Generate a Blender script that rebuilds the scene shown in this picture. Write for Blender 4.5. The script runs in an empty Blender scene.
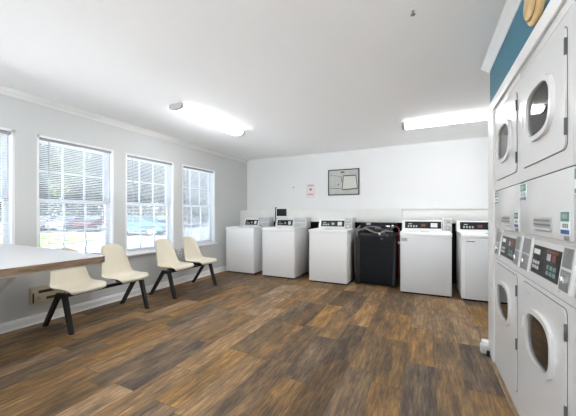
import bpy, bmesh, math, random
from mathutils import Vector, Matrix
random.seed(7)
SC = bpy.context.scene
COL = SC.collection
R = math.radians
LAMP = 9.

# ------------------------------------------------------------------ materials
def mat(name, col, rough=.5, metal=0., spec=.5, noise=None, bump=None, emit=None, estr=1., coat=0.):
    m = bpy.data.materials.new(name); m.use_nodes = True
    nt = m.node_tree; b = nt.nodes['Principled BSDF']
    b.inputs['Base Color'].default_value = (*col, 1)
    b.inputs['Roughness'].default_value = rough
    b.inputs['Metallic'].default_value = metal
    b.inputs['Specular IOR Level'].default_value = spec
    b.inputs['Coat Weight'].default_value = coat
    tc = nt.nodes.new('ShaderNodeTexCoord')
    if noise:
        sc, amt = noise
        n = nt.nodes.new('ShaderNodeTexNoise'); n.inputs['Scale'].default_value = sc; n.inputs['Detail'].default_value = 4
        nt.links.new(tc.outputs['Object'], n.inputs['Vector'])
        mx = nt.nodes.new('ShaderNodeMix'); mx.data_type = 'RGBA'
        mx.inputs[6].default_value = (*[c*(1-amt) for c in col], 1)
        mx.inputs[7].default_value = (*[min(1, c*(1+amt)) for c in col], 1)
        nt.links.new(n.outputs['Fac'], mx.inputs[0]); nt.links.new(mx.outputs[2], b.inputs['Base Color'])
    if bump:
        sc, st = bump
        n = nt.nodes.new('ShaderNodeTexNoise'); n.inputs['Scale'].default_value = sc; n.inputs['Detail'].default_value = 3
        nt.links.new(tc.outputs['Object'], n.inputs['Vector'])
        bp = nt.nodes.new('ShaderNodeBump'); bp.inputs['Strength'].default_value = st; bp.inputs['Distance'].default_value = .01
        nt.links.new(n.outputs['Fac'], bp.inputs['Height']); nt.links.new(bp.outputs['Normal'], b.inputs['Normal'])
    if emit:
        b.inputs['Emission Color'].default_value = (*emit, 1); b.inputs['Emission Strength'].default_value = estr
    return m

def glass_mat(name, tint=(1, 1, 1), refl=1.0):
    m = bpy.data.materials.new(name); m.use_nodes = True
    nt = m.node_tree; nt.nodes.clear()
    out = nt.nodes.new('ShaderNodeOutputMaterial')
    tr = nt.nodes.new('ShaderNodeBsdfTransparent'); tr.inputs[0].default_value = (*tint, 1)
    gl = nt.nodes.new('ShaderNodeBsdfGlossy'); gl.inputs['Roughness'].default_value = .02
    fr = nt.nodes.new('ShaderNodeFresnel'); fr.inputs[0].default_value = 1.45
    mu = nt.nodes.new('ShaderNodeMath'); mu.operation = 'MULTIPLY'; mu.inputs[1].default_value = refl; mu.use_clamp = True
    mx = nt.nodes.new('ShaderNodeMixShader')
    nt.links.new(fr.outputs[0], mu.inputs[0]); nt.links.new(mu.outputs[0], mx.inputs[0])
    nt.links.new(tr.outputs[0], mx.inputs[1]); nt.links.new(gl.outputs[0], mx.inputs[2]); nt.links.new(mx.outputs[0], out.inputs[0])
    return m

def floor_mat():
    m = bpy.data.materials.new('vinyl_planks'); m.use_nodes = True
    nt = m.node_tree; N = nt.nodes; L = nt.links; b = N['Principled BSDF']
    tc = N.new('ShaderNodeTexCoord'); sp = N.new('ShaderNodeSeparateXYZ'); L.new(tc.outputs['Object'], sp.inputs[0])
    def M(op, a, c=None):
        n = N.new('ShaderNodeMath'); n.operation = op
        for i, v in enumerate((a, c)):
            if v is None: continue
            if isinstance(v, (int, float)): n.inputs[i].default_value = v
            else: L.new(v, n.inputs[i])
        return n.outputs[0]
    W, LEN = .205, .78
    xr = M('DIVIDE', M('ADD', sp.outputs[0], 20.03), W); row = M('FLOOR', xr); fx = M('FRACT', xr)
    wn = N.new('ShaderNodeTexWhiteNoise'); wn.noise_dimensions = '1D'; L.new(row, wn.inputs['W'])
    yr = M('ADD', M('DIVIDE', M('ADD', sp.outputs[1], 20.), LEN), M('MULTIPLY', wn.outputs['Value'], 5.0))
    colm = M('FLOOR', yr); fy = M('FRACT', yr)
    cb = N.new('ShaderNodeCombineXYZ'); L.new(row, cb.inputs[0]); L.new(colm, cb.inputs[1])
    w2 = N.new('ShaderNodeTexWhiteNoise'); w2.noise_dimensions = '3D'; L.new(cb.outputs[0], w2.inputs['Vector'])
    # grain coordinates, shifted per plank
    sh = N.new('ShaderNodeVectorMath'); sh.operation = 'SCALE'; L.new(w2.outputs['Color'], sh.inputs[0]); sh.inputs['Scale'].default_value = 30
    ad = N.new('ShaderNodeVectorMath'); ad.operation = 'ADD'; L.new(tc.outputs['Object'], ad.inputs[0]); L.new(sh.outputs[0], ad.inputs[1])
    def noise(sx, sy, detail, rough=.6, dist=0.):
        mp = N.new('ShaderNodeMapping'); mp.inputs['Scale'].default_value = (sx, sy, 1); L.new(ad.outputs[0], mp.inputs['Vector'])
        n = N.new('ShaderNodeTexNoise'); n.inputs['Scale'].default_value = 1; n.inputs['Detail'].default_value = detail
        n.inputs['Roughness'].default_value = rough; n.inputs['Distortion'].default_value = dist
        L.new(mp.outputs[0], n.inputs['Vector']); return n.outputs['Fac']
    grain = noise(46, 3.0, 6, .72, .35)
    fine = noise(130, 8, 4, .7)
    cloud = noise(11, 2.6, 5, .68, .3)
    f = M('ADD', M('ADD', M('MULTIPLY', w2.outputs['Value'], .25), M('MULTIPLY', cloud, .80)), M('ADD', M('MULTIPLY', grain, .62), M('MULTIPLY', fine, .56)))
    f = M('SUBTRACT', f, .69)
    f = M('ADD', M('MULTIPLY', M('SUBTRACT', f, .47), 1.28), .565)
    cr = N.new('ShaderNodeValToRGB'); L.new(f, cr.inputs[0])
    e = cr.color_ramp.elements
    e[0].position = .08; e[0].color = (.040, .030, .022, 1)
    e[1].position = .92; e[1].color = (.56, .36, .17, 1)
    for p, c in ((.30, (.088, .062, .042)), (.48, (.175, .112, .060)), (.68, (.31, .187, .088))):
        x = e.new(p); x.color = (*c, 1)
    # warm / grey tint per plank
    hs = N.new('ShaderNodeHueSaturation'); L.new(cr.outputs[0], hs.inputs['Color'])
    w3 = N.new('ShaderNodeSeparateColor'); L.new(w2.outputs['Color'], w3.inputs[0])
    L.new(M('ADD', M('MULTIPLY', w3.outputs[1], .35), .84), hs.inputs['Saturation'])
    # thin joints
    ex = M('LESS_THAN', M('MINIMUM', fx, M('SUBTRACT', 1., fx)), .009)
    ey = M('LESS_THAN', M('MINIMUM', fy, M('SUBTRACT', 1., fy)), .0028)
    ed = M('MULTIPLY', M('MAXIMUM', ex, ey), .45)
    mx = N.new('ShaderNodeMix'); mx.data_type = 'RGBA'; L.new(ed, mx.inputs[0]); L.new(hs.outputs[0], mx.inputs[6]); mx.inputs[7].default_value = (.03, .022, .018, 1)
    L.new(mx.outputs[2], b.inputs['Base Color'])
    b.inputs['Specular IOR Level'].default_value = .25
    L.new(M('ADD', .40, M('MULTIPLY', grain, .2)), b.inputs['Roughness'])
    bp = N.new('ShaderNodeBump'); bp.inputs['Strength'].default_value = .15; bp.inputs['Distance'].default_value = .002
    L.new(grain, bp.inputs['Height']); L.new(bp.outputs[0], b.inputs['Normal'])
    return m

def wood_mat(name, c0, c1, scale=(3, 30, 30), rough=.5):
    m = bpy.data.materials.new(name); m.use_nodes = True
    nt = m.node_tree; N = nt.nodes; L = nt.links; b = N['Principled BSDF']
    tc = N.new('ShaderNodeTexCoord'); mp = N.new('ShaderNodeMapping'); mp.inputs['Scale'].default_value = scale
    n = N.new('ShaderNodeTexNoise'); n.inputs['Scale'].default_value = 1; n.inputs['Detail'].default_value = 6; n.inputs['Distortion'].default_value = .8
    L.new(tc.outputs['Object'], mp.inputs[0]); L.new(mp.outputs[0], n.inputs['Vector'])
    cr = N.new('ShaderNodeValToRGB'); cr.color_ramp.elements[0].position = .35; cr.color_ramp.elements[1].position = .68
    cr.color_ramp.elements[0].color = (*c0, 1); cr.color_ramp.elements[1].color = (*c1, 1)
    L.new(n.outputs['Fac'], cr.inputs[0]); L.new(cr.outputs[0], b.inputs['Base Color']); b.inputs['Roughness'].default_value = rough
    return m

M_FLOOR = floor_mat()
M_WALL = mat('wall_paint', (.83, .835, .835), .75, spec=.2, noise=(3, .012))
M_WALLSHADE = mat('wall_paint_shaded', (.635, .648, .645), .75, spec=.2, noise=(3, .012))  # same wall paint, darkened to hold the shade of the backlit wall
M_CEIL = mat('ceiling_paint', (.93, .93, .93), .85, spec=.15, noise=(2, .012))
M_TRIM = mat('white_trim', (.86, .86, .855), .45)
M_CROWN = mat('crown_paint', (.78, .785, .78), .5)
M_LEDGE = mat('ledge_paint', (.82, .825, .80), .55, noise=(4, .015))
M_BLUE = mat('teal_blue_paint', (.035, .165, .24), .6, noise=(6, .05))
M_HOLLOWSHADE = mat('painted_hollow_shade', (.022, .017, .014), .8, spec=.1, noise=(9, .3))  # shade under the ledge, put into a dark colour
M_WHITE = mat('white_enamel', (.90, .905, .91), .28, noise=(3, .008))
M_WHITE2 = mat('white_front_enamel', (.80, .82, .84), .32)
M_DRYER = mat('dryer_enamel', (.72, .725, .725), .22, noise=(3, .008))
M_DRYDOOR = mat('dryer_door_enamel', (.70, .705, .71), .25)
M_GREYPL = mat('grey_plastic', (.42, .43, .43), .45)
M_COIN = mat('coin_box_metal', (.27, .28, .28), .38, metal=.5, noise=(30, .12))
M_COINL = mat('brushed_coin_plate', (.50, .51, .51), .4, metal=.3, noise=(30, .1))
M_COINW = mat('coin_box_grey_white', (.70, .72, .73), .35, metal=.2)
M_CHROME = mat('chrome', (.75, .75, .75), .18, metal=1.)
M_HINGE = mat('hinge_metal', (.13, .13, .13), .4, metal=.6)
M_BLACK = mat('black_panel', (.014, .014, .015), .35, spec=.3)
M_BLACKM = mat('black_powder_coat', (.006, .006, .0065), .5, noise=(20, .15))
M_BLACKPL = mat('black_plastic', (.011, .013, .016), .6, spec=.2, noise=(10, .25))
M_BLACKPL2 = mat('worn_black_plastic', (.018, .019, .02), .5, noise=(14, .4))
M_DRUM = mat('drum_metal', (.035, .035, .036), .45, metal=.4, noise=(25, .3))
M_RUBBER = mat('dark_rubber', (.015, .015, .015), .6)
M_SHELL = mat('cream_plastic', (.74, .68, .55), .38, noise=(4, .02))
M_SEAM = mat('shadow_gap', (.10, .10, .10), .8)
M_SLAT = mat('blind_slat', (.80, .81, .82), .5)
M_HEAD = mat('headrail_metal', (.30, .30, .31), .45, metal=.2)
M_VINYL = mat('white_vinyl', (.90, .91, .92), .4)
M_GLASS = glass_mat('window_glass', (.97, .985, .99), .6)
M_DGLASS = glass_mat('dryer_door_glass', (.6, .61, .61), 1.1)
M_LAMIN = mat('white_laminate', (.60, .60, .60), .3, noise=(25, .02))
M_UNDER = mat('grey_painted_plywood', (.50, .51, .51), .7)
M_WOODEDGE = wood_mat('wood_edge', (.16, .10, .06), (.40, .28, .18), (8, 5, 45))
M_PALEWOOD = wood_mat('pale_wood', (.50, .32, .13), (.72, .52, .27), (6, 14, 14))
M_BEIGE = mat('beige_enamel', (.62, .55, .40), .5, noise=(30, .15))
M_BEIGED = mat('dark_beige_slot', (.05, .042, .03), .6)
M_EMIT = mat('lamp_diffuser', (.9, .9, .9), .5, emit=(.97, .985, 1.), estr=LAMP)
M_LAMPCAP = mat('lamp_end_cap', (.40, .40, .40), .5)
M_GREEN = mat('green_label', (.10, .30, .25), .5)
M_LBLUE = mat('blue_label', (.03, .12, .32), .5)
M_LBLUE2 = mat('slate_label', (.16, .24, .30), .5)
M_PAPER = mat('white_label', (.82, .86, .88), .5)
M_PINKP = mat('pink_paper', (.82, .74, .74), .7)
M_PINKT = mat('faded_red_print', (.58, .38, .39), .7)
M_INK = mat('grey_print', (.22, .23, .24), .6)
M_RED = mat('red_display', (.16, .03, .02), .4)
M_LED = mat('white_display', (.75, .8, .78), .4)
M_BTN = mat('pale_button', (.45, .47, .45), .5)
M_TEALB = mat('teal_button', (.16, .27, .25), .5)
M_ORANGE = mat('orange_strip', (.17, .06, .035), .5)
M_PHOTO = mat('grey_print_paper', (.50, .52, .49), .5, noise=(9, .22))
M_PHOTOL = mat('pale_print_paper', (.62, .63, .58), .5, noise=(6, .12))
M_PHOTOD = mat('dark_print_ink', (.10, .105, .10), .5)
M_COPPER = mat('brown_hose', (.10, .055, .035), .5, noise=(30, .4))
M_REDHOSE = mat('red_hose', (.28, .05, .06), .5)
M_GREYH = mat('grey_hose', (.20, .20, .20), .45, noise=(25, .35))
M_TAGW = mat('white_tag', (.8, .8, .8), .5)
M_STAIN = mat('worn_white_paint', (.74, .73, .71), .6, noise=(40, .12))
# outside
M_ASPH = mat('asphalt', (.062, .067, .074), .9, noise=(.6, .2))
M_CONC = mat('pale_concrete', (.62, .64, .66), .9, noise=(.6, .06))
M_GRASS = mat('lawn', (.05, .070, .016), .9, noise=(1.5, .35))
M_LEAF = mat('leaf_green', (.012, .025, .010), .7, noise=(.9, .6))
M_LEAF2 = mat('leaf_yellow_green', (.042, .056, .013), .7, noise=(.9, .5))
M_BARK = mat('bark', (.03, .024, .02), .9, noise=(5, .3))
M_HEDGE = mat('hedge_leaves', (.012, .02, .013), .8, noise=(1.5, .5))
M_CAR = {k: mat('car_paint_' + k, c, .25, coat=.4) for k, c in dict(white=(.14, .14, .155), blue=(.035, .075, .09), silver=(.075, .075, .09), dark=(.012, .014, .018), red=(.03, .013, .014)).items()}
M_CARG = mat('car_window', (.03, .04, .05), .1)
M_TYRE = mat('tyre', (.015, .015, .015), .8)

# ------------------------------------------------------------------ mesh builder
class MB:
    def __init__(s): s.bm = bmesh.new()
    def box(s, x0, x1, y0, y1, z0, z1, r=0., seg=2, edges=None):
        g = bmesh.ops.create_cube(s.bm, size=1.)
        vs = g['verts']
        for v in vs:
            v.co = Vector((x0 + (v.co.x + .5)*(x1-x0), y0 + (v.co.y + .5)*(y1-y0), z0 + (v.co.z + .5)*(z1-z0)))
        if r > 0:
            es = list({e for v in vs for e in v.link_edges})
            if edges: es = [e for e in es if abs((e.verts[1].co - e.verts[0].co)['xyz'.index(edges)]) > 1e-6]
            bmesh.ops.bevel(s.bm, geom=es, offset=r, segments=seg, affect='EDGES', profile=.5)
        return s
    def prism(s, poly, axis, a, b):
        def P(p, t):
            if axis == 'x': return (t, p[0], p[1])
            if axis == 'y': return (p[0], t, p[1])
            return (p[0], p[1], t)
        v0 = [s.bm.verts.new(P(p, a)) for p in poly]; v1 = [s.bm.verts.new(P(p, b)) for p in poly]
        n = len(poly)
        s.bm.faces.new(v0); s.bm.faces.new(v1[::-1])
        for i in range(n): s.bm.faces.new((v0[i], v0[(i+1) % n], v1[(i+1) % n], v1[i]))
        return s
    def ring(s, inner, outer, axis, a, b):
        """frame between two outlines with the same number of points, extruded along axis"""
        def P(p, t):
            if axis == 'x': return (t, p[0], p[1])
            if axis == 'y': return (p[0], t, p[1])
            return (p[0], p[1], t)
        n = len(inner); bm = s.bm
        i0 = [bm.verts.new(P(p, a)) for p in inner]; i1 = [bm.verts.new(P(p, b)) for p in inner]
        o0 = [bm.verts.new(P(p, a)) for p in outer]; o1 = [bm.verts.new(P(p, b)) for p in outer]
        for k in range(n):
            j = (k+1) % n
            bm.faces.new((i0[k], i0[j], o0[j], o0[k])); bm.faces.new((i1[k], o1[k], o1[j], i1[j]))
            bm.faces.new((i0[k], i1[k], i1[j], i0[j])); bm.faces.new((o0[k], o0[j], o1[j], o1[k]))
        return s
    def cyl(s, p0, p1, r0, r1=None, n=20, caps=True):
        r1 = r0 if r1 is None else r1
        p0, p1 = Vector(p0), Vector(p1); d = p1-p0
        m = Matrix.Translation((p0+p1)/2) @ d.to_track_quat('Z', 'Y').to_matrix().to_4x4()
        bmesh.ops.create_cone(s.bm, cap_ends=caps, segments=n, radius1=r0, radius2=r1, depth=d.length, matrix=m)
        return s
    def bar(s, p0, p1, w0, d0, w1=None, d1=None, side=(0, 1, 0)):
        """tapered rectangular bar from p0 to p1, its ends cut level"""
        w1 = w0 if w1 is None else w1; d1 = d0 if d1 is None else d1
        p0, p1 = Vector(p0), Vector(p1); sv = Vector(side).normalized(); d = (p1-p0).normalized()
        o = Vector((1, 0, 0)) if abs(d.z) > .5 else d.cross(sv).normalized()
        q = []
        for p, w, dd in ((p0, w0, d0), (p1, w1, d1)):
            q.append([s.bm.verts.new(p + sv*(a*dd/2) + o*(b*w/2)) for a, b in ((-1, -1), (1, -1), (1, 1), (-1, 1))])
        s.bm.faces.new(q[0][::-1]); s.bm.faces.new(q[1])
        for i in range(4): s.bm.faces.new((q[0][i], q[0][(i+1) % 4], q[1][(i+1) % 4], q[1][i]))
        return s
    def tube(s, pts, r, n=10, sub=6):
        P = [Vector(p) for p in pts]
        if len(P) > 2 and sub > 1:
            Q = []
            for i in range(len(P)-1):
                a, b, c, d = P[max(i-1, 0)], P[i], P[i+1], P[min(i+2, len(P)-1)]
                for k in range(sub):
                    t = k/sub
                    Q.append(.5*((2*b)+(c-a)*t+(2*a-5*b+4*c-d)*t*t+(3*b-a-3*c+d)*t**3))
            Q.append(P[-1]); P = Q
        rings = []; up = Vector((.13, .21, .97)); prev = None
        for i, p in enumerate(P):
            d = (P[min(i+1, len(P)-1)] - P[max(i-1, 0)]).normalized()
            if prev is None: a = d.cross(up).normalized()
            else: a = (prev - d*prev.dot(d)).normalized()
            prev = a; b2 = d.cross(a)
            rings.append([s.bm.verts.new(p + (a*math.cos(2*math.pi*k/n) + b2*math.sin(2*math.pi*k/n))*r) for k in range(n)])
        for i in range(len(rings)-1):
            for k in range(n): s.bm.faces.new((rings[i][k], rings[i][(k+1) % n], rings[i+1][(k+1) % n], rings[i+1][k]))
        s.bm.faces.new(rings[0][::-1]); s.bm.faces.new(rings[-1])
        return s
    def lathe(s, prof, origin, axis=(0, 0, 1), n=32, closed=False):
        m = Matrix.Translation(Vector(origin)) @ Vector(axis).to_track_quat('Z', 'Y').to_matrix().to_4x4()
        rings = []
        for r, z in prof:
            rings.append([s.bm.verts.new(m @ Vector((max(r, 1e-4)*math.cos(2*math.pi*k/n), max(r, 1e-4)*math.sin(2*math.pi*k/n), z))) for k in range(n)])
        for i in range(len(rings)-1 + (1 if closed else 0)):
            a, b = rings[i], rings[(i+1) % len(rings)]
            for k in range(n): s.bm.faces.new((a[k], a[(k+1) % n], b[(k+1) % n], b[k]))
        return s
    def build(s, name, m, parent=None, smooth=True, angle=38):
        bmesh.ops.recalc_face_normals(s.bm, faces=s.bm.faces[:])
        me = bpy.data.meshes.new(name); s.bm.to_mesh(me); s.bm.free()
        me.materials.append(m)
        if smooth:
            for p in me.polygons: p.use_smooth = True
            me.set_sharp_from_angle(angle=R(angle))
        o = bpy.data.objects.new(name, me); COL.objects.link(o)
        if parent: o.parent = parent
        return o

def tag(o, label, cat, group=None, kind=None):
    o['label'] = label; o['category'] = cat
    if group: o['group'] = group
    if kind: o['kind'] = kind
    return o
def thing(name, label, cat, loc=(0, 0, 0), rz=0., group=None):
    o = bpy.data.objects.new(name, None); COL.objects.link(o)
    o.location = loc; o.rotation_euler = (0, 0, rz); o.empty_display_size = .1
    return tag(o, label, cat, group)
def struct(o): o['kind'] = 'structure'; return o
def copy_tree(o, parent=None):
    c = o.copy(); COL.objects.link(c)
    if parent is not None: c.parent = parent
    for ch in [x for x in bpy.data.objects if x.parent == o]: copy_tree(ch, c)
    return c

# ------------------------------------------------------------------ dimensions
XL, YB, ZC = -3.85, 5.70, 2.48
XP = .50                       # dryer front plane
YF, XR = -4.0, 1.9
SX0, SX1, SZ0, SZ1 = -2.9, -.10, .10, 2.25     # unseen shop-front glazing, added behind the viewer for daylight
WINS = [1.00, 2.045, 3.075, 4.125]; WW, WZ0, WZ1 = .86, .615, 2.075

# ------------------------------------------------------------------ room shell
struct(MB().box(XL-.16, XR+.1, YF-.1, YB+.1, -.1, 0).build('floor', M_FLOOR, smooth=False))
struct(MB().box(XL-.16, XR+.1, YF-.1, YB+.1, ZC, ZC+.12).build('ceiling', M_CEIL, smooth=False))
w = MB(); xo = XL-.16
w.box(xo, XL, YF-.1, YB+.1, -.35, WZ0); w.box(xo, XL, YF-.1, YB+.1, WZ1, ZC)
ys = [YF-.1] + [v for c in WINS for v in (c-WW/2, c+WW/2)] + [YB+.1]
for i in range(0, len(ys), 2): w.box(xo, XL, ys[i], ys[i+1], WZ0, WZ1)
struct(w.build('wall_left', M_WALLSHADE, smooth=False))
struct(MB().box(XL, XR, YB, YB+.1, 0, ZC).build('wall_back', M_WALL, smooth=False))
struct(MB().box(XL, SX0, YF-.1, YF, 0, ZC).box(SX1, XR, YF-.1, YF, 0, ZC).box(SX0, SX1, YF-.1, YF, 0, SZ0).box(SX0, SX1, YF-.1, YF, SZ1, ZC).build('wall_front', M_WALL, smooth=False))
f = MB()
for x in (SX0, -2.0, -1.05): f.box(x, x+.05, YF-.08, YF-.02, SZ0, SZ1)
f.box(SX1-.05, SX1, YF-.08, YF-.02, SZ0, SZ1).box(SX0, SX1, YF-.08, YF-.02, SZ0, SZ0+.05).box(SX0, SX1, YF-.08, YF-.02, SZ1-.05, SZ1)
sf = struct(f.build('window_5', M_VINYL, smooth=False))  # added glazing, never in view, lets daylight up to the ceiling
MB().box(SX0+.03, SX1-.03, YF-.054, YF-.048, SZ0+.03, SZ1-.03).build('window_pane', M_GLASS, sf, smooth=False)
struct(MB().box(XR, XR+.1, YF-.1, YB+.1, 0, ZC).build('wall_right', M_WALL, smooth=False))
# partition that holds the dryers: end post, upper painted wall, near part
YE = 2.985
struct(MB().box(XP+.01, XP+.95, 2.815, YE, 0, 2.06).box(XP+.01, XP+.95, YF, .735, 0, 2.06)
       .box(XP+.80, XP+.95, .735, 2.815, 0, ZC).build('wall_dryers', M_WALL, smooth=False))
struct(MB().box(XP, XP+.95, YF, YE+.002, 2.06, ZC).build('wall_teal', M_BLUE, smooth=False))
# trim around the dryers
struct(MB().box(XP-.012, XP+.012, 2.80, YE+.006, 0, 2.0495, .003).build('trim_1', M_TRIM))
struct(MB().box(XP-.012, XP+.012, .70, YE+.006, 2.050, 2.134, .003).build('trim_2', M_TRIM))
# crown over the teal wall (profile in x,z extruded along y)
cp = [(XP+.001, ZC-.045), (XP-.006, ZC-.045), (XP-.012, ZC-.036), (XP-.040, ZC-.018), (XP-.052, ZC-.010), (XP-.066, ZC-.001), (XP+.001, ZC-.001)]
struct(MB().prism(cp, 'y', .735, YE+.03).build('trim_3', M_TRIM, smooth=False))
# crown and baseboard at the window wall
cl = [(XL, ZC-.07), (XL+.008, ZC-.07), (XL+.014, ZC-.052), (XL+.036, ZC-.03), (XL+.048, ZC-.012), (XL+.055, ZC-.001), (XL, ZC-.001)]
struct(MB().prism(cl, 'y', YF, YB).build('trim_4', M_CROWN, smooth=False))
bl = [(XL, 0), (XL+.016, 0), (XL+.016, .07), (XL+.011, .082), (XL+.008, .094), (XL, .098)]
struct(MB().prism(bl, 'y', YF, YB).prism([(XL+.016, 0), (XL+.028, 0), (XL+.024, .012), (XL+.016, .018)], 'y', YF, YB).build('baseboard_left', M_TRIM, smooth=False))
# boxed ledge along the back wall behind the washers and a panel under it with the hollow's shade painted in
LZ0, LZ1, LY = 1.045, 1.285, 5.42
struct(MB().box(-3.30, -.385, LY, YB, LZ0, LZ1, .003).build('trim_5', M_LEDGE))
struct(MB().box(-.380, XR, LY, YB, LZ0, LZ1-.006, .003).box(-.380, XR, LY-.020, YB, LZ1-.006, LZ1+.010, .002).build('trim_6', M_LEDGE))
struct(MB().box(XL, -3.305, LY, YB, .60, LZ1-.002, .003).build('trim_7', M_LEDGE))
struct(MB().box(-3.30, XR, YB-.012, YB, 0, LZ0).build('wall_back_shade', M_HOLLOWSHADE, smooth=False))
# loose end of baseboard at the foot of the dryer partition
o = MB().box(XP-.075, XP-.012, 2.93, 2.99, .0, .075, .008).box(XP-.06, XP+.01, 2.97, 3.02, .03, .10, .006).build('trim_8', M_STAIN); struct(o)
struct(MB().cyl((XP-.03, YE-.10, .005), (XP-.03, YE-.10, .05), .012).build('trim_9', M_RUBBER))

# ------------------------------------------------------------------ windows
def make_window(k, c):
    y0, y1 = c-WW/2, c+WW/2; xf0, xf1 = XL-.15, XL
    f = MB()
    t = .022
    f.box(xf0, xf1+.002, y0, y0+t, WZ0, WZ1).box(xf0, xf1+.002, y1-t, y1, WZ0, WZ1).box(xf0, xf1+.002, y0, y1, WZ1-t, WZ1).box(xf0, xf1, y0, y1, WZ0-.0, WZ0+t)
    win = struct(f.build('window_%d' % k, M_VINYL, smooth=False))
    MB().box(XL-.06, XL+.045, y0-.03, y1+.03, WZ0-.022, WZ0+.004, .006).build('window_sill', M_TRIM, win)
    zm = (WZ0+WZ1)/2
    for nm, xs, a, b in (('upper_sash', XL-.125, zm-.018, WZ1-t), ('lower_sash', XL-.095, WZ0+t, zm+.022)):
        s = MB(); ya, yb = y0+t, y1-t; r = .042
        s.box(xs-.014, xs+.014, ya, ya+r, a, b).box(xs-.014, xs+.014, yb-r, yb, a, b)
        s.box(xs-.014, xs+.014, ya, yb, a, a+r).box(xs-.014, xs+.014, ya, yb, b-r, b)
        for q in (1/3, 2/3):
            ym = ya+r+(yb-ya-2*r)*q; s.box(xs-.008, xs+.008, ym-.010, ym+.010, a+r, b-r)
        zz = (a+b)/2; s.box(xs-.008, xs+.008, ya+r, yb-r, zz-.010, zz+.010)
        so = s.build(nm, M_VINYL, win, smooth=False)
        MB().box(xs-.003, xs+.003, ya+r*.8, yb-r*.8, a+r*.8, b-r*.8).build('window_pane', M_GLASS, so, smooth=False)
        if nm == 'lower_sash': MB().box(xs+.012, xs+.03, (ya+yb)/2-.03, (ya+yb)/2+.03, b-.004, b+.010, .004).build('sash_lock', M_TRIM, so)
    return win
for k, c in enumerate(WINS): make_window(k+1, c)

def make_blind():
    b = thing('window_blind', 'x', 'blind')
    y0, y1 = -WW/2+.028, WW/2-.028; x = -.024
    MB().box(x-.016, x+.018, y0, y1, WZ1-.052, WZ1-.024, .003).build('headrail', M_HEAD, b)
    s = MB(); n = 64; z0, z1 = WZ0+.055, WZ1-.066
    T = R(-24)
    for i in range(n):
        z = z0+(z1-z0)*i/(n-1)
        pts = []
        for q in (-1, 0, 1):
            dx = q*.0125
            pts.append((x+dx*math.cos(T), z - dx*math.sin(T) + (.0016 if q == 0 else 0)))
        lo = [(p[0], p[1]-.0009) for p in pts]
        s.prism(pts+lo[::-1], 'y', y0+.004, y1-.004)
    s.build('slats', M_SLAT, b, smooth=False)
    MB().box(x-.013, x+.013, y0+.003, y1-.003, WZ0+.028, WZ0+.042, .003).build('bottom_rail', M_SLAT, b)
    for yy in (y0+.10, y1-.10):
        MB().box(x-.0145, x-.0135, yy-.002, yy+.002, WZ0+.04, WZ1-.05).box(x+.0135, x+.0145, yy-.002, yy+.002, WZ0+.04, WZ1-.05).build('ladder_cord', M_SLAT, b, smooth=False)
    MB().cyl((x+.022, y0+.085, WZ1-.05), (x+.022, y0+.085, WZ1-.46), .0045, n=8).build('tilt_wand', M_GREYPL, b)
    MB().cyl((x+.02, y1-.025, WZ1-.05), (x+.02, y1-.025, WZ1-.72), .0035, n=8).build('lift_cord', M_GREYPL, b)
    return b
bl0 = make_blind()
BL = ['white slatted blind in the first window, cut off at the left edge', 'white slatted blind in the window behind the wood-edged counter and first chair',
      'white slatted blind in the window between the two pairs of chairs', 'white slatted blind in the window nearest the washers']
for i, c in enumerate(WINS):
    o = bl0 if i == 0 else copy_tree(bl0)
    o.location = (XL, c, 0); o['label'] = BL[i]; o['group'] = 'blinds in the windows'

# ------------------------------------------------------------------ ceiling lights
def make_light():
    t = thing('ceiling_light', 'x', 'ceiling light')   # long axis y, hung under the ceiling (z = 0)
    L_, W_ = 1.24, .19
    MB().box(-W_/2+.02, W_/2-.02, -L_/2+.02, L_/2-.02, -.03, 0, .004).build('housing', M_TRIM, t)
    pr = [(-W_/2, -.016), (-W_/2, -.036), (-W_/2+.02, -.056), (-.04, -.064), (.04, -.064), (W_/2-.02, -.056), (W_/2, -.036), (W_/2, -.016)]
    MB().prism(pr, 'y', -L_/2+.03, L_/2-.03).build('diffuser', M_EMIT, t, angle=60)
    for s in (-1, 1):
        e = MB(); a, b = sorted((s*(L_/2-.03), s*(L_/2+.012)))
        e.prism([(-W_/2-.004, 0), (-W_/2-.004, -.040), (-W_/2+.02, -.060), (-.04, -.068), (.04, -.068), (W_/2-.02, -.060), (W_/2+.004, -.040), (W_/2+.004, 0)], 'y', a, b)
        e.build('end_cap', M_LAMPCAP, t, smooth=False)
    return t
l0 = make_light()
LS = [((-2.615, 3.03, ZC-.001), 0, 'long white ceiling light on the left, near the window wall'),
      ((.325, 4.38, ZC-.001), R(90), 'long white ceiling light over the washers, crossing behind the dryer wall'),
      ((-2.30, -.35, ZC-.001), 0, 'long white ceiling light added unseen behind the viewer near the window wall'),  # this light and the next are added out of view for brightness
      ((-.75, .55, ZC-.001), R(90), 'long white ceiling light added unseen above and behind the viewer')]
for i, (p, rz, lb) in enumerate(LS):
    o = l0 if i == 0 else copy_tree(l0)
    o.location = p; o.rotation_euler.z = rz; o['label'] = lb; o['group'] = 'fluorescent ceiling lights'
s = thing('sprinkler_head', 'tiny grey fitting on the bare ceiling toward the right', 'sprinkler', (-.073, 1.951, ZC))
MB().lathe([(.0, 0), (.022, 0), (.020, -.004), (.008, -.006)], (0, 0, 0)).build('cover_plate', M_TRIM, s)
MB().cyl((0, 0, -.004), (0, 0, -.028), .006, n=10).cyl((0, 0, -.028), (0, 0, -.031), .014, n=14).build('nozzle', M_HEAD, s)

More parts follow.
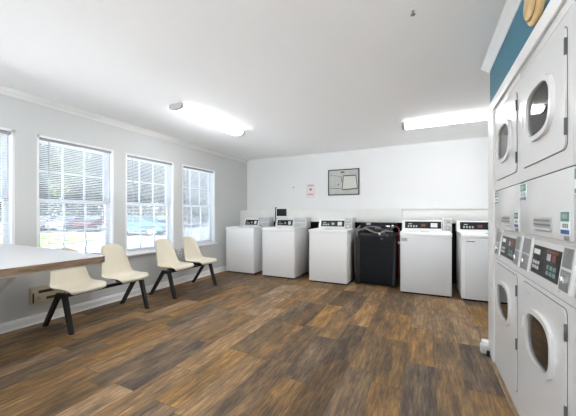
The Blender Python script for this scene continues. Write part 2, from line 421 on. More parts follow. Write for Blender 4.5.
# ------------------------------------------------------------------ back wall small things
p = thing('picture_frame', 'black framed grey laundry print on the back wall above the ledge', 'picture', (-1.507, YB, 1.845))
a, b_ = .320, .262
MB().ring([(-a+.018, -b_+.018), (a-.018, -b_+.018), (a-.018, b_-.018), (-a+.018, b_-.018)], [(-a, -b_), (a, -b_), (a, b_), (-a, b_)], 'y', -.025, -.001).build('frame', M_BLACK, p, smooth=False)
MB().box(-a+.017, a-.017, -.010, -.002, -b_+.017, b_-.017).build('print', M_PHOTO, p, smooth=False)
pr = MB()
pr.prism([(-.02, -.15), (.28, -.13), (.25, .125), (.0, .125)], 'y', -.0115, -.0099).build('pale_door_shape', M_PHOTOL, p, smooth=False)
pr = MB()
for q0, q1, w_ in (((-.02, -.155), (.29, -.135), .024), ((-.025, -.15), (.0, .13), .016), ((0, .128), (.255, .128), .022), ((.25, .13), (.285, -.13), .014),
                   ((-.06, .205), (.02, .205), .03), ((-.27, .15), (-.05, .12), .008), ((-.27, -.12), (-.03, -.13), .01), ((-.12, -.06), (-.09, -.03), .02), ((-.05, .12), (-.03, .0), .012)):
    d = (Vector((q1[0]-q0[0], q1[1]-q0[1]))).normalized(); n_ = Vector((-d.y, d.x))*w_/2
    pr.prism([(q0[0]+n_.x, q0[1]+n_.y), (q1[0]+n_.x, q1[1]+n_.y), (q1[0]-n_.x, q1[1]-n_.y), (q0[0]-n_.x, q0[1]-n_.y)], 'y', -.0132, -.0113)
pr.build('dark_drawing_lines', M_PHOTOD, p, smooth=False)
n = thing('wall_notice', 'small faded notice with red print on the back wall left of the picture', 'notice', (-2.225, YB, 1.695))
MB().box(-.105, .105, -.002, 0, -.15, .15).build('paper', M_PINKP, n, smooth=False)
for z, x0, x1, h in ((.115, -.06, .06, .028), (-.075, -.07, .06, .028)): MB().box(x0, x1, -.0032, -.0018, z-h/2, z+h/2).build('red_print', M_PINKT, n, smooth=False)
MB().cyl((.005, -.0034, .03), (.005, -.0018, .03), .026, n=16).build('printed_symbol', M_INK, n)
o = MB().lathe([(.016, -.001), (.018, .006), (.012, .014), (.0, .016)], (-2.625, YB, 1.783), (0, -1, 0), 16).build('wall_hook', M_GREYPL)
tag(o, 'tiny round grey hook on the bare back wall above the second washer', 'hook')

# ------------------------------------------------------------------ washers
def washer(cx, yf, label, kind='plain', coin=(.20, .33), wd=.685, front=M_WHITE, panel=(-.26, .17), lidtop=.93):
    t = thing('washing_machine', label, 'washing machine', (cx, yf, 0), 0, 'top-loading washers along the back wall')
    h = wd/2; D = .70
    MB().box(-h, h, .004, D, .022, .885, .012, 2).build('cabinet', M_WHITE, t)
    MB().box(-h+.02, h-.02, .03, D-.03, .0, .03).build('foot_base', M_BLACKPL, t, smooth=False)
    # rounded top deck with the sloping front lip
    top = [(-.006, .872), (-.008, .90), (.0, .918), (.02, lidtop-.002), (.06, lidtop), (D, lidtop), (D, .872)]
    MB().prism(top, 'x', -h-.003, h+.003).build('top_deck', M_WHITE, t, angle=50)
    lid = MB().box(-h+.06, h-.10, .05, .45, lidtop-.002, lidtop+.012, .006).build('lid', M_WHITE, t)
    MB().box(-.06, .06, .044, .056, lidtop+.002, lidtop+.010, .003).build('lid_lip', M_GREYPL, lid)
    fr = MB()
    if kind == 'plain':
        fr.box(-h+.012, h-.012, -.006, .01, .075, .862, .006)
    else:
        fr.box(-h+.045 if kind == 'inset' else -h+.012, h-.012, -.007, .01, .05, .852, .006)
    fp = fr.build('front_panel', front, t)
    if kind != 'plain':
        MB().box(-h+.02 if kind == 'badge' else -h+.06, -h+.10 if kind == 'badge' else -h+.16, -.0085, -.006, .79 if kind == 'badge' else .815, .835 if kind == 'badge' else .828).build('badge', M_PHOTO if kind == 'badge' else M_INK, fp, smooth=False)
    # sloped control console at the back
    c0, c1 = panel[0]-.045, (coin[0]-.012)
    pr = [(.47, lidtop-.005), (.49, lidtop+.02), (.535, 1.083), (.56, 1.095), (D-.005, 1.095), (D-.005, lidtop-.005)]
    MB().prism(pr, 'x', c0, c1).build('console', M_WHITE, t, smooth=False)
    def on(z): return .49 + (z-(lidtop+.02))*(.045/.133)        # console face at height z
    a, b = panel
    def slab(x0, x1, z0, z1, th, m, nm, par):
        return MB().prism([(on(z0)-th, z0), (on(z1)-th, z1), (on(z1)+.004, z1), (on(z0)+.004, z0)], 'x', x0, x1).build(nm, m, par, smooth=False)
    cpn = slab(a, b, lidtop+.035, 1.075, .003, M_BLACK, 'control_panel', t)
    W_ = b-a
    for i in range(4): slab(a+W_*(.08+.075*i), a+W_*(.125+.075*i), lidtop+.055, lidtop+.085, .006, M_BTN, 'button', cpn)
    slab(a+W_*.10, a+W_*.2, 1.03, 1.045, .006, M_BTN, 'indicator', cpn)
    slab(a+W_*.46, a+W_*.58, lidtop+.065, 1.035, .006, M_ORANGE if kind != 'plain' else M_GREYPL, 'display', cpn)
    slab(a+W_*.72, a+W_*.90, lidtop+.055, 1.052, .006, M_LED, 'instruction_label', cpn)
    # coin box
    q0, q1 = coin
    cb = MB().box(q0, q1, .45, .68, lidtop-.01, 1.135, .006).build('coin_box', M_COINW, t)
    MB().box(q0+.016, q1-.016, .444, .452, 1.035, 1.115, .004).build('coin_slide', M_COINL, cb)
    MB().box(q0+.016, q1-.016, .444, .452, lidtop+.012, 1.02, .004).build('coin_vault', M_COINL, cb)
    MB().cyl(((q0+q1)/2, .444, .985), ((q0+q1)/2, .432, .985), .016, n=14).build('lock', M_CHROME, cb)
    MB().box(q0+.03, q1-.03, .424, .446, 1.07, 1.085, .003).build('coin_slot', M_CHROME, cb)
    return t
washer(-3.395, 4.76, 'white washer in the far corner, nearest the window wall', coin=(.165, .42), panel=(-.20, .115))
washer(-2.505, 4.735, 'white washer under the black wall-mounted payment screen', coin=(.125, .40), panel=(-.275, .065))
washer(-1.533, 4.725, 'white washer standing just left of the stripped black machine', coin=(.188, .325), panel=(-.29, .165))
washer(-.012, 4.655, 'white washer standing just right of the stripped black machine', 'badge', coin=(.253, .375), panel=(-.305, .23), front=M_WHITE2)
washer(.785, 4.625, 'white washer with bluish front partly hidden by the dryer wall', 'inset', coin=(.225, .335), panel=(-.31, .19), front=M_WHITE2)

# the stripped machine
t = thing('stripped_washer', 'black washer with its white cabinet removed, tub and hoses exposed', 'washing machine', (-.762, 4.93, 0))
def rrect(hx, hy, r, n=6, cx=0, cy=0):
    o = []
    for sx, sy, a0 in ((1, 1, 0), (-1, 1, 90), (-1, -1, 180), (1, -1, 270)):
        for k in range(n+1):
            a = R(a0+90*k/n); o.append((cx+sx*(hx-r)+r*math.cos(a), cy+sy*(hy-r)+r*math.sin(a)))
    return o
m = MB(); secs = [(.02, .295, .26), (.06, .30, .27), (.30, .305, .28), (.74, .315, .285), (.82, .318, .288), (.845, .31, .28)]
rg = []
for z, hx, hy in secs: rg.append([m.bm.verts.new((x, y, z)) for x, y in rrect(hx, hy, .07, 6, 0, .285)])
for i in range(len(rg)-1):
    for k in range(len(rg[0])): m.bm.faces.new((rg[i][k], rg[i][(k+1) % len(rg[0])], rg[i+1][(k+1) % len(rg[0])], rg[i+1][k]))
m.bm.faces.new(rg[0][::-1]); m.bm.faces.new(rg[-1]); m.build('outer_tub', M_BLACKPL, t)
MB().ring(rrect(.27, .24, .07, 6, 0, .285), rrect(.325, .295, .08, 6, 0, .285), 'z', .835, .875).build('tub_rim', M_BLACKPL2, t)
MB().lathe([(.0, .87), (.10, .875), (.19, .87), (.235, .89), (.245, .93), (.225, .955), (.21, .94)], (0, .285, 0)).build('tub_ring', M_BLACKPL2, t)
MB().lathe([(.0, .86), (.06, .90), (.05, .96), (.02, .975), (0, .976)], (0, .285, 0), n=20).build('agitator', M_GREYPL, t)
MB().box(-.335, -.255, -.0, .06, .0, .80, .01).build('corner_post', M_BLACKPL2, t)
MB().box(.255, .315, .02, .07, .0, .80, .01).build('corner_post', M_BLACKPL2, t)
cbx = MB().box(-.315, .30, .30, .55, .95, 1.035, .012).build('control_housing', M_BLACKPL, t)
MB().box(-.20, -.13, .295, .33, 1.005, 1.04, .004).build('connector', M_TAGW, cbx)
MB().box(.13, .20, .285, .31, .965, 1.0, .004).build('valve', M_CHROME, cbx)
MB().cyl((.25, .30, .985), (.25, .27, .985), .022, n=14).build('valve', M_CHROME, cbx)
MB().tube([(-.29, .04, .78), (-.30, .0, .90), (-.18, .04, .95), (-.05, .02, .90), (.06, .02, .88), (.16, .0, .92), (.27, .06, .90)], .016).build('hose', M_GREYH, t)
MB().tube([(-.24, .12, .86), (-.2, .08, .96), (-.06, .10, .985), (.05, .15, .96), (.12, .05, .90), (.20, -.01, .84)], .012).build('hose', M_GREYH, t)
MB().tube([(.0, .12, .95), (.10, .05, .93), (.22, .03, .95), (.26, .10, .99), (.25, .27, .985)], .011).build('hose', M_BLACKPL2, t)
MB().tube([(-.33, .36, .96), (-.37, .25, .90), (-.365, .16, .7), (-.375, .14, .4), (-.365, .16, .12), (-.35, .22, .03)], .020).build('drain_hose', M_COPPER, t)
MB().tube([(-.32, .30, .98), (-.345, .08, .88), (-.35, .05, .62), (-.345, .07, .30), (-.33, .12, .05)], .014).build('drain_hose', M_GREYH, t)
MB().tube([(.27, .30, .985), (.345, .25, .95), (.355, .20, .75), (.355, .22, .4), (.34, .30, .08)], .012).build('supply_hose', M_REDHOSE, t)
MB().cyl((.352, .19, .74), (.352, .19, .70), .02, n=12).build('hose_fitting', M_TAGW, t)
MB().box(-.27, -.235, -.004, .004, .845, .872, .003).box(.05, .085, -.012, .004, .85, .88, .003).build('wire_clip', M_CHROME, t)
MB().cyl((.10, .005, .79), (.10, -.012, .79), .022, n=14).build('purple_plug', mat('purple_plastic', (.09, .03, .09), .5), t)

# payment screen above the second washer
t = thing('payment_terminal', 'black payment screen mounted on the ledge above the second washer', 'payment terminal', (-2.75, LY, 1.235))
MB().box(-.135, .135, -.05, 0, -.10, .09, .008).build('housing', M_WHITE, t)
sc_ = MB().box(-.118, .118, -.056, -.048, -.078, .075, .004).build('screen', M_BLACK, t)
MB().tube([(-.15, -.03, .095), (-.155, -.035, .0), (-.15, -.04, -.14), (-.15, -.04, -.27)], .011, n=8).build('cable', M_BLACKM, t)
MB().cyl((-.15, -.03, .075), (-.15, -.03, .11), .018, n=12).build('antenna_base', M_BLACKM, t)

# ------------------------------------------------------------------ stacked dryers  (x: 0 at front face, + into the machine; +y is the far side)
def squircle(cy, cz, a, b, e=2.9, n=40):
    o = []
    for k in range(n):
        th = 2*math.pi*k/n; c_, s_ = math.cos(th), math.sin(th)
        o.append((cy+a*math.copysign(abs(c_)**(2/e), c_), cz+b*math.copysign(abs(s_)**(2/e), s_)))
    return o
def make_dryer():
    t = thing('stacked_dryer', 'x', 'dryer')
    hw = .339
    b = MB()
    def opened(z0, z1, cz):                                    # cabinet block with a mouth for the drum
        rect = [(-hw, z0), (hw, z0), (hw, z1), (-hw, z1)]
        c = (-.014, cz); n = 200; res = []
        angs = sorted({2*math.pi*k/n for k in range(n)} | {math.atan2(p[1]-c[1], p[0]-c[0]) % (2*math.pi) for p in rect})
        inn, out = [], []
        for th in angs:
            dx, dy = math.cos(th), math.sin(th)
            tx = ((hw if dx > 0 else -hw)-c[0])/dx if abs(dx) > 1e-9 else 1e9
            ty = ((z1 if dy > 0 else z0)-c[1])/dy if abs(dy) > 1e-9 else 1e9
            k = min(tx, ty); out.append((c[0]+dx*k, c[1]+dy*k))
            e = 2.9; rr = (abs(dx/.177)**e + abs(dy/.130)**e)**(-1/e); inn.append((c[0]+dx*rr, c[1]+dy*rr))
        b.ring(inn, out, 'x', .0, .19); b.box(.19, .74, -hw, hw, z0, z1)
    opened(.003, .846, .585)                                  # lower body
    b.prism([(0, .850), (.0, .868), (.027, 1.088), (.74, 1.088), (.74, .850)], 'y', -hw, hw)   # console wedge
    b.box(.0, .74, -hw, hw, 1.092, 1.381, .005)               # coin shelf panel
    opened(1.385, 1.993, 1.70); b.box(.0, .74, -hw, hw, 1.998, 2.045, .005)
    b.build('body', M_DRYER, t)
    for x_, a_, c_ in ((.004, .842, .854), (.03, 1.08, 1.1), (.004, 1.378, 1.389), (.004, 1.99, 2.0), (.006, 2.040, 2.049)):
        MB().box(x_, .5, -hw+.004, hw-.004, a_, c_).build('seam', M_SEAM, t, smooth=False)
    for zc, z0, z1, hz in ((.585, .11, .822, (.41, .733)), (1.70, 1.458, 1.945, (1.545, 1.86))):
        ya, yb = -.290, .27
        out = rrect((yb-ya)/2, (z1-z0)/2, .028, 9, (ya+yb)/2, (z0+z1)/2)
        cy = -.014
        inn = squircle(cy, zc, .170, .123, n=40)
        MB().ring(rrect((yb-ya)/2-.02, (z1-z0)/2-.02, .03, 9, (ya+yb)/2, (z0+z1)/2), rrect((yb-ya)/2+.003, (z1-z0)/2+.003, .03, 9, (ya+yb)/2, (z0+z1)/2), 'x', -.0015, .0).build('door_gap', M_SEAM, t, smooth=False)
        # door slab with a window opening: bridge matched outlines
        def resample(ol, c, n=40):
            res = []
            for k in range(n):
                th = 2*math.pi*k/n; d = Vector((math.cos(th), math.sin(th))); best = None
                for i in range(len(ol)):
                    p0, p1 = Vector(ol[i])-Vector(c), Vector(ol[(i+1) % len(ol)])-Vector(c)
                    e_ = p1-p0; den = d.x*e_.y-d.y*e_.x
                    if abs(den) < 1e-9: continue
                    tt = (p0.x*e_.y-p0.y*e_.x)/den; u = (p0.x*d.y-p0.y*d.x)/den
                    if tt > 0 and -1e-6 <= u <= 1+1e-6 and (best is None or tt < best): best = tt
                res.append((c[0]+d.x*best, c[1]+d.y*best))
            return res
        # force exact corners by resampling densely
        oo = resample(out, (cy, zc), 200); ii = resample(inn, (cy, zc), 200)
        door = MB().ring(ii, oo, 'x', -.008, -.001).build('door', M_DRYDOOR, t)
        MB().ring(squircle(cy, zc, .161, .114, n=48), squircle(cy, zc, .182, .138, n=48), 'x', -.024, -.006).build('window_rim', M_DRYER, door)
        g = squircle(cy, zc, .168, .120, n=48)
        MB().prism(g, 'x', -.012, -.009).build('door_glass', M_DGLASS, door)
        # dark drum mouth seen behind the glass
        q0, q1 = squircle(cy, zc, .172, .126, n=48), squircle(cy, zc, .155, .110, n=48)
        dm = MB(); rings = [[dm.bm.verts.new((x, y, z)) for y, z in o_] for o_, x in ((q0, -.006), (q0, .02), (q1, .05), (q1, .17))]
        for r_ in range(3):
            for k in range(48): dm.bm.faces.new((rings[r_][k], rings[r_][(k+1) % 48], rings[r_+1][(k+1) % 48], rings[r_+1][k]))
        dm.bm.faces.new(rings[3]); dm.build('drum', M_DRUM, door)
        for z in hz:
            MB().box(-.011, -.001, ya-.004, ya+.004, z-.034, z+.034, .001).build('hinge', M_HINGE, door)
        MB().box(-.016, -.007, yb-.035, yb-.022, zc-.02, zc+.05, .003).build('door_pull', M_DRYDOOR, door)
    MB().box(-.0095, -.007, .14, .235, .775, .785).box(-.0095, -.007, .19, .235, .735, .748).build('printed_marks', M_GREYPL, t, smooth=False)
    # sloped console: control panel between two coin boxes
    def fx(z): return (z-.868)*(.027/.22)
    def slab(y0, y1, z0, z1, th, m, nm, par, r=None):
        return MB().prism([(fx(z0)-th, z0), (fx(z1)-th, z1), (fx(z1)+.003, z1), (fx(z0)+.003, z0)], 'y', y0, y1).build(nm, m, par, smooth=False)
    slab(-.212, .166, .876, 1.068, .005, M_DRYER, 'panel_bezel', t)
    cpn = slab(-.197, .142, .900, 1.040, .0065, M_BLACK, 'control_panel', t)
    slab(-.175, -.035, 1.020, 1.033, .008, M_ORANGE, 'indicator_strip', cpn)
    slab(.045, .125, .998, 1.022, .008, M_LED, 'display', cpn)
    slab(-.15, -.11, .985, 1.015, .008, M_RED, 'display', cpn)
    slab(-.09, -.05, .985, 1.015, .008, M_GREYPL, 'display', cpn)
    for i in range(3):
        for j in range(2):
            slab(.035+.033*i, .055+.033*i, .925+.024*j, .941+.024*j, .009, M_BTN, 'button', cpn)
            slab(-.165+.038*i, -.140+.038*i, .920+.026*j, .938+.026*j, .009, M_TEALB, 'button', cpn)
    for y0, y1 in ((.175, .315), (-.325, -.218)):
        cb = slab(y0, y1, .885, 1.072, .010, M_DRYER, 'coin_box', t)
        slab(y0+.012, y1-.012, .985, 1.063, .013, M_COIN, 'coin_slide', cb)
        slab(y0+.012, y1-.012, .893, .973, .013, M_COIN, 'coin_vault', cb)
        ym = (y0+y1)/2
        MB().box(-.016, .0, ym-.008, ym+.008, .920, .952, .003).build('lock', M_CHROME, cb)
    # shelf panel: louvre plate and stickers
    pl = MB().box(-.006, .002, -.142, .081, 1.118, 1.183, .003).build('louvre_plate', M_GREYPL, t)
    for k in range(3): MB().box(-.009, -.005, -.135, .075, 1.126+.02*k, 1.134+.02*k).build('louvre', M_INK if k else M_COINW, pl, smooth=False)
    def sticker(y0, y1, z0, z1, cols):
        st = MB().box(-.002, .001, y0, y1, z0, z1).build('sticker', M_PAPER, t, smooth=False)
        hh = z1-z0
        MB().box(-.003, -.0015, y0+.004, y1-.004, z0+hh*.56, z1-hh*.03).build('green_field', M_GREEN, st, smooth=False)
        MB().box(-.0042, -.0028, y0+.018, y1-.018, z0+hh*.68, z0+hh*.86).build('pale_field', M_BTN, st, smooth=False)
        MB().box(-.003, -.0015, y0+.004, y1-.004, z0+hh*.02, z0+hh*.20).build('blue_field', cols, st, smooth=False)
        tx = MB()
        for k in range(3): tx.box(-.003, -.0015, y0+.016+k*(y1-y0-.03)/3, y0+.016+(k+.55)*(y1-y0-.03)/3, z0+hh*.28, z0+hh*.46)
        tx.build('print', M_INK, st, smooth=False)
    sticker(.217, .327, 1.275, 1.372, M_LBLUE2)
    sticker(-.315, -.230, 1.118, 1.212, M_LBLUE)
    MB().cyl((.0, -.30, 1.105), (-.012, -.30, 1.105), .008, n=12).build('lock', M_COIN, t)
    return t
d0 = make_dryer()
DL = ['white stacked dryer at the far end of its row, against the white corner post', 'white stacked dryer in the middle, its whole front in view',
      'white stacked dryer cut off by the right edge, nearest the viewer']
for i in range(3):
    o = d0 if i == 0 else copy_tree(d0)
    o.location = (XP, 2.455-.68*i, 0); o['label'] = DL[i]; o['group'] = 'stacked dryers in the right wall'

# round wooden ornament on the teal wall
t = thing('wall_ornament', 'round pale wooden ornament of two discs on the teal wall above the dryers', 'ornament', (XP, 1.79, 2.262))
MB().lathe([(0, 0), (.112, 0), (.120, .005), (.120, .020), (.114, .026), (.09, .027), (0, .027)], (0, 0, 0), (-1, 0, 0), 48).build('back_disc', M_PALEWOOD, t)
MB().lathe([(0, .025), (.082, .025), (.082, .036), (.076, .040), (0, .040)], (0, .022, .0), (-1, 0, 0), 48).build('front_disc', M_PALEWOOD, t)
MB().lathe([(.082, .026), (.088, .026), (.088, .029), (.082, .029)], (0, .022, 0), (-1, 0, 0), 48, closed=True).build('groove', M_COPPER, t)

# ------------------------------------------------------------------ counter at the window wall
t = thing('folding_counter', 'white topped folding counter with thick wood edge, by the windows at left', 'counter', (0, 0, 0))
pts = [(XL+.002, -1.0), (-2.17, -1.0), (-2.125, 1.27), (-2.135, 1.305), (-2.16, 1.318), (XL+.002, 1.405)]
MB().prism(pts, 'z', .846, .8895).build('slab', M_WOODEDGE, t, smooth=False)
def inset(p, k): return p
pt = [(XL+.002, -1.0), (-2.173, -1.0), (-2.129, 1.27), (-2.139, 1.302), (-2.161, 1.314), (XL+.002, 1.401)]
MB().prism(pt, 'z', .8895, .8915).build('white_top', M_LAMIN, t, smooth=False)
MB().prism([(p[0]-(.006 if p[0] > -3 else 0), p[1]-(.006 if p[1] > 0 else 0)) for p in pts], 'z', .836, .846).build('underside_board', M_UNDER, t, smooth=False)
for yy in (.85, -.55):
    MB().prism([(-2.26, .836), (XL+.002, .836), (XL+.002, .10), (XL+.05, .10)] if False else [(-2.26, .836), (XL+.03, .836), (XL+.03, .0), (-3.70, .0)], 'y', yy-.018, yy+.018).build('support_panel', M_UNDER, t, smooth=False)

# wall heater
t = thing('wall_heater', 'beige wall heater box low on the window wall behind the first chair', 'heater', (XL, 1.70, .315))
MB().box(0, .055, -.155, .18, -.09, .085, .006).build('case', M_BEIGE, t)
MB().box(.054, .058, -.09, .165, .02, .05).build('air_slot', M_BEIGED, t, smooth=False)
MB().box(.054, .058, -.02, .165, -.06, -.03).build('air_slot', M_BEIGED, t, smooth=False)
MB().box(.054, .058, -.145, -.132, -.075, .03).build('air_slot', M_BEIGED, t, smooth=False)
MB().cyl((.055, -.09, -.03), (.068, -.09, -.03), .018, n=16).build('dial', M_GREYPL, t)
t = thing('wall_outlet', 'small white power outlet on the window wall between the last two windows', 'outlet', (XL, 3.635, .52))
MB().box(0, .006, -.036, .036, -.058, .058, .003).build('cover_plate', M_TRIM, t)
MB().box(.005, .008, -.018, .018, .008, .042, .002).build('socket', M_GREYPL, t); MB().box(.005, .008, -.018, .018, -.042, -.008, .002).build('socket', M_GREYPL, t)

# ------------------------------------------------------------------ tandem chairs (facing +x)
def shell_mesh():
    prof = [(.196, .396), (.208, .412), (.198, .426), (.16, .431), (.10, .422), (.02, .408), (-.06, .398), (-.125, .402), (-.172, .436), (-.203, .51), (-.228, .61), (-.252, .71), (-.270, .775), (-.283, .818)]
    hw = [.135, .168, .188, .202, .209, .211, .210, .205, .197, .184, .168, .152, .138, .108]
    lift = [.0, .004, .010, .018, .028, .040, .052, .064, .072, .070, .060, .045, .032, .02]
    # finer profile by Catmull-Rom
    def cr(L_, t):
        i = min(int(t), len(L_)-2); f = t-i
        a, b, c, d = L_[max(i-1, 0)], L_[i], L_[i+1], L_[min(i+2, len(L_)-1)]
        return .5*((2*b)+(c-a)*f+(2*a-5*b+4*c-d)*f*f+(3*b-a-3*c+d)*f**3)
    N_, S_ = 40, 20
    px = [p[0] for p in prof]; pz = [p[1] for p in prof]
    m = MB(); g = []
    for i in range(N_+1):
        t = (len(prof)-1)*i/N_
        x, z, h, l = cr(px, t), cr(pz, t), cr(hw, t), cr(lift, t)
        e = .02; x2, z2 = cr(px, min(t+e, len(prof)-1)), cr(pz, min(t+e, len(prof)-1)); x1, z1 = cr(px, max(t-e, 0)), cr(pz, max(t-e, 0))
        d = Vector((x2-x1, z2-z1)).normalized(); nrm = Vector((d.y, -d.x))
        if nrm.dot(Vector((.4, .9))) < 0: nrm = -nrm
        row = []
        for k in range(S_+1):
            s = -1+2*k/S_; q = abs(s)**2.6
            drop = (.05*abs(s)**3 if i > N_*.9 else 0)*((i/N_-.9)/.1 if i > N_*.9 else 0)
            row.append(m.bm.verts.new((x+nrm.x*l*q, h*math.sin(s*math.pi/2*.98)*.5 + h*s*.5, z+nrm.y*l*q-drop)))
        g.append(row)
    for i in range(N_):
        for k in range(S_): m.bm.faces.new((g[i][k], g[i][k+1], g[i+1][k+1], g[i+1][k]))
    return m
def make_bench():
    t = thing('tandem_chair', 'x', 'chair')
    sp, lg = .262, .43
    for s in (-1, 1):
        o = shell_mesh().build('seat_shell', M_SHELL, t, angle=80)
        o.location = (0, s*sp-.025, 0)
        md = o.modifiers.new('thickness', 'SOLIDIFY'); md.thickness = .007; md.offset = -1
        MB().box(-.09, .09, s*sp-.075, s*sp+.025, .366, .394, .004).build('seat_bracket', M_BLACKM, t)
    MB().box(-.03, .03, -lg-.02, lg+.02, .340, .370, .004).build('crossbeam', M_BLACKM, t)
    for s in (-1, 1):
        y = s*lg
        MB().box(-.075, .075, y-.020, y+.020, .362, .386, .004).build('leg_yoke', M_BLACKM, t)
        MB().bar((.055, y, .368), (.175, y, .0), .046, .040, .040, .036).build('leg', M_BLACKM, t, smooth=False)
        MB().bar((-.050, y, .368), (-.320, y, .0), .050, .040, .044, .036).build('leg', M_BLACKM, t, smooth=False)
    return t
b0 = make_bench()
b0.location = (-3.355, 2.045, 0); tag(b0, 'pair of joined cream shell chairs on black legs, partly behind the wood-edged counter', 'chair', 'joined pairs of cream chairs')
b1 = copy_tree(b0); b1.location = (-3.37, 3.36, 0); b1['label'] = 'pair of joined cream shell chairs on black legs, nearer the washers, wholly in view'

# ------------------------------------------------------------------ outside
GZ = -.35
def ray(u, d):
    T = math.atan(138/285); xc = (u-288)/285
    return (d*(xc*math.cos(T)-math.sin(T)), d*(xc*math.sin(T)+math.cos(T)))
struct(MB().box(-90, XL-.16, -40, 80, GZ-.2, GZ).build('ground', M_ASPH, smooth=False))
struct(MB().box(XL-.16, 40, -40, YF-.1, GZ-.2, GZ).build('ground_front', M_CONC, smooth=False))  # unseen ground, kept pale to send sunlight in through the added glazing
struct(MB().box(-11.5, XL-.16, -20, 24, GZ, GZ+.04).build('bounce_apron', M_CONC, smooth=False))  # unseen pale strip, added to bounce daylight onto the ceiling
o = MB().prism([(-14.5, 2), (-24, 3), (-27, 13.0), (-17.5, 10.5)], 'z', GZ, GZ+.03).build('lawn', M_GRASS, smooth=False)
tag(o, 'green lawn patch outside beyond the window behind the counter', 'grass', kind='stuff')
def leaf_cloud(m, c, rad, n, size):
    for _ in range(n):
        while True:
            v = Vector((random.uniform(-1, 1), random.uniform(-1, 1), random.uniform(-1, 1)))
            if .15 < v.length < 1: break
        p = Vector(c) + Vector((v.x*rad[0], v.y*rad[1], v.z*rad[2]))
        q = Matrix.Rotation(random.uniform(0, 6.28), 4, Vector((random.uniform(-1, 1), random.uniform(-1, 1), random.uniform(-1, 1))).normalized())
        s = size*random.uniform(.6, 1.3)
        vs = [m.bm.verts.new(p + q @ Vector(w_)) for w_ in ((-s, 0, 0), (0, -s*.5, .1*s), (s, 0, 0), (0, s*.5, .1*s))]
        m.bm.faces.new(vs)
def make_tree(lm, h, spread, seed, n):
    random.seed(seed)
    t = thing('leafy_tree', 'x', 'tree')
    tr = MB(); tr.cyl((0, 0, -.1), (0, 0, h*.42), .20, .13, 10); 
    for k in range(5):
        a = k*1.3+seed; tr.cyl((0, 0, h*(.30+.03*k)), (math.cos(a)*spread*.55, math.sin(a)*spread*.55, h*(.62+.04*k)), .09, .04, 8)
    tr.cyl((0, 0, h*.4), (.1, .1, h*.85), .12, .04, 8)
    tr.build('trunk', M_BARK, t)
    f = MB()
    for k in range(11):
        a = k*2.4+seed; rr = spread*(.25+.55*random.random()); z = h*(.36+.56*k/10)
        rr *= 1.0 if z < h*.75 else .55
        leaf_cloud(f, (math.cos(a)*rr, math.sin(a)*rr, z), (spread*.45, spread*.45, h*.11), n//11, .27)
    f.build('foliage', lm, t, smooth=False)
    return t
tA = make_tree(M_LEAF, 11.5, 2.6, 3, 5200); tB = make_tree(M_LEAF2, 10.0, 2.5, 8, 4600)
TREES = [(8, 31, tA, .9, 'dark leafy tree outside the first window, at the left edge'), (72, 31, tB, .92, 'yellow-green tree outside, nearest in the middle of the window over the counter'),
         (40, 43, tA, 1.1, 'dark leafy tree farther off, behind the left of the window over the counter'), (102, 43, tA, 1.05, 'dark leafy tree farther off, behind the right of the window over the counter'),
         (131, 31, tA, .88, 'dark leafy tree outside, at the left of the window between the chair pairs'), (160, 43, tB, 1.2, 'yellow-green tree farther off, at the right of the window between the chair pairs'),
         (190, 32, tA, .85, 'dark leafy tree outside, at the left of the window nearest the washers'), (219, 43, tB, 1.0, 'yellow-green tree farther off, at the right of the window nearest the washers')]
used = set()
for i, (u, d, src, sc, lb) in enumerate(TREES):
    o = src if src.name not in used else copy_tree(src); used.add(src.name)
    x, y = ray(u, d); o.location = (x, y, GZ); o.scale = (sc, sc, sc); o.rotation_euler.z = i*1.1
    o['label'] = lb; o['group'] = 'trees outside the windows'
random.seed(5)
h = MB()
for k in range(34):
    u = -14+k*7.6; x, y = ray(u, 56); leaf_cloud(h, (x, y, GZ+5.6+1.2*math.sin(k*1.7)), (2.6, 2.4, 6.2), 330, .5)
o = h.build('tree_line', M_HEDGE, smooth=False); tag(o, 'dark dense belt of trees far behind the parked cars outside the windows', 'trees', kind='stuff')

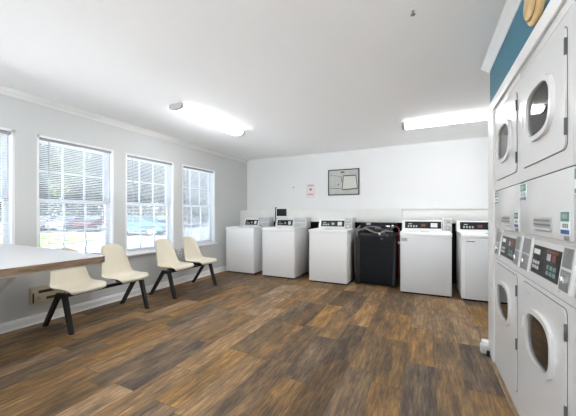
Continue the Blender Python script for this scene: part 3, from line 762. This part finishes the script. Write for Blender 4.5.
def make_car(colr, label, u, d, rz):
    x, y = ray(u, d)
    t = thing('parked_car', label, 'car', (x, y, GZ), rz, 'cars parked outside')
    side = [(-2.15, .28), (-2.2, .62), (-2.05, .86), (-1.35, .93), (-.75, 1.40), (.55, 1.42), (1.15, .98), (2.0, .84), (2.2, .58), (2.15, .28)]
    bm_ = MB().prism(side, 'y', -.82, .82)
    bmesh.ops.bevel(bm_.bm, geom=bm_.bm.edges[:], offset=.07, segments=2, affect='EDGES')
    bm_.build('body', M_CAR[colr], t)
    for s in (-1, 1):
        MB().prism([(-1.15, .95), (-.72, 1.32), (-.12, 1.34), (-.12, .95)], 'y', s*.79, s*.832).build('side_window', M_CARG, t, smooth=False)
        MB().prism([(-.05, .95), (-.05, 1.34), (.50, 1.34), (.98, .98)], 'y', s*.79, s*.832).build('side_window', M_CARG, t, smooth=False)
        for xx in (-1.35, 1.35): 
            wh = MB().cyl((xx, s*.66, .32), (xx, s*.86, .32), .32, n=20).build('wheel', M_TYRE, t)
            MB().cyl((xx, s*.85, .32), (xx, s*.872, .32), .19, n=16).build('hubcap', M_CHROME, wh)
    MB().prism([(.62, 1.36), (1.10, 1.02), (1.13, 1.045), (.65, 1.39)], 'y', -.68, .68).build('windscreen', M_CARG, t, smooth=False)
    MB().prism([(-1.27, 1.01), (-.82, 1.36), (-.85, 1.39), (-1.30, 1.04)], 'y', -.68, .68).build('rear_window', M_CARG, t, smooth=False)
make_car('white', 'white car parked outside, at the left of the window over the counter', 48, 26, R(116))
make_car('silver', 'silver car parked outside, in the middle of the window over the counter', 73, 26.5, R(116))
make_car('red', 'dark red car parked outside, at the right of the window over the counter', 99, 26.5, R(116))
make_car('blue', 'pale blue car parked outside the window between the chair pairs', 137, 21, R(26))
make_car('dark', 'dark car parked outside the window between the chair pairs, right half', 164, 26, R(116))

# ------------------------------------------------------------------ light, world, camera
wd = bpy.data.worlds.new('sky'); SC.world = wd; wd.use_nodes = True
nt = wd.node_tree; bg = nt.nodes['Background']
sk = nt.nodes.new('ShaderNodeTexSky'); sk.sky_type = 'NISHITA'; sk.sun_disc = False
sk.sun_elevation = R(50); sk.sun_rotation = R(100); sk.air_density = 1.0; sk.dust_density = 1.5
nt.links.new(sk.outputs[0], bg.inputs[0]); bg.inputs[1].default_value = .32
sl = bpy.data.lights.new('sun', 'SUN'); sl.energy = 36.; sl.angle = R(1.5); sl.color = (1, .98, .955)
so = bpy.data.objects.new('sun', sl); COL.objects.link(so); so.rotation_euler = (R(28), R(30), 0)

cam = bpy.data.cameras.new('camera'); co = bpy.data.objects.new('camera', cam); COL.objects.link(co)
cam.sensor_fit = 'HORIZONTAL'; cam.sensor_width = 36; cam.lens = 36*285/576
co.location = (0, 0, 1.2); co.rotation_euler = (R(90), 0, math.atan(138/285)); cam.shift_y = 6/576
cam.clip_start = .02; cam.clip_end = 300
SC.camera = co
SC.view_settings.view_transform = 'Standard'; SC.view_settings.look = 'None'
SC.view_settings.exposure = 1.33; SC.view_settings.gamma = 1.
SC.view_settings.use_curve_mapping = False
SC.cycles.max_bounces = 10; SC.cycles.diffuse_bounces = 6; SC.cycles.transparent_max_bounces = 16
SC.cycles.use_denoising = True
SC.cycles.sample_clamp_indirect = 6
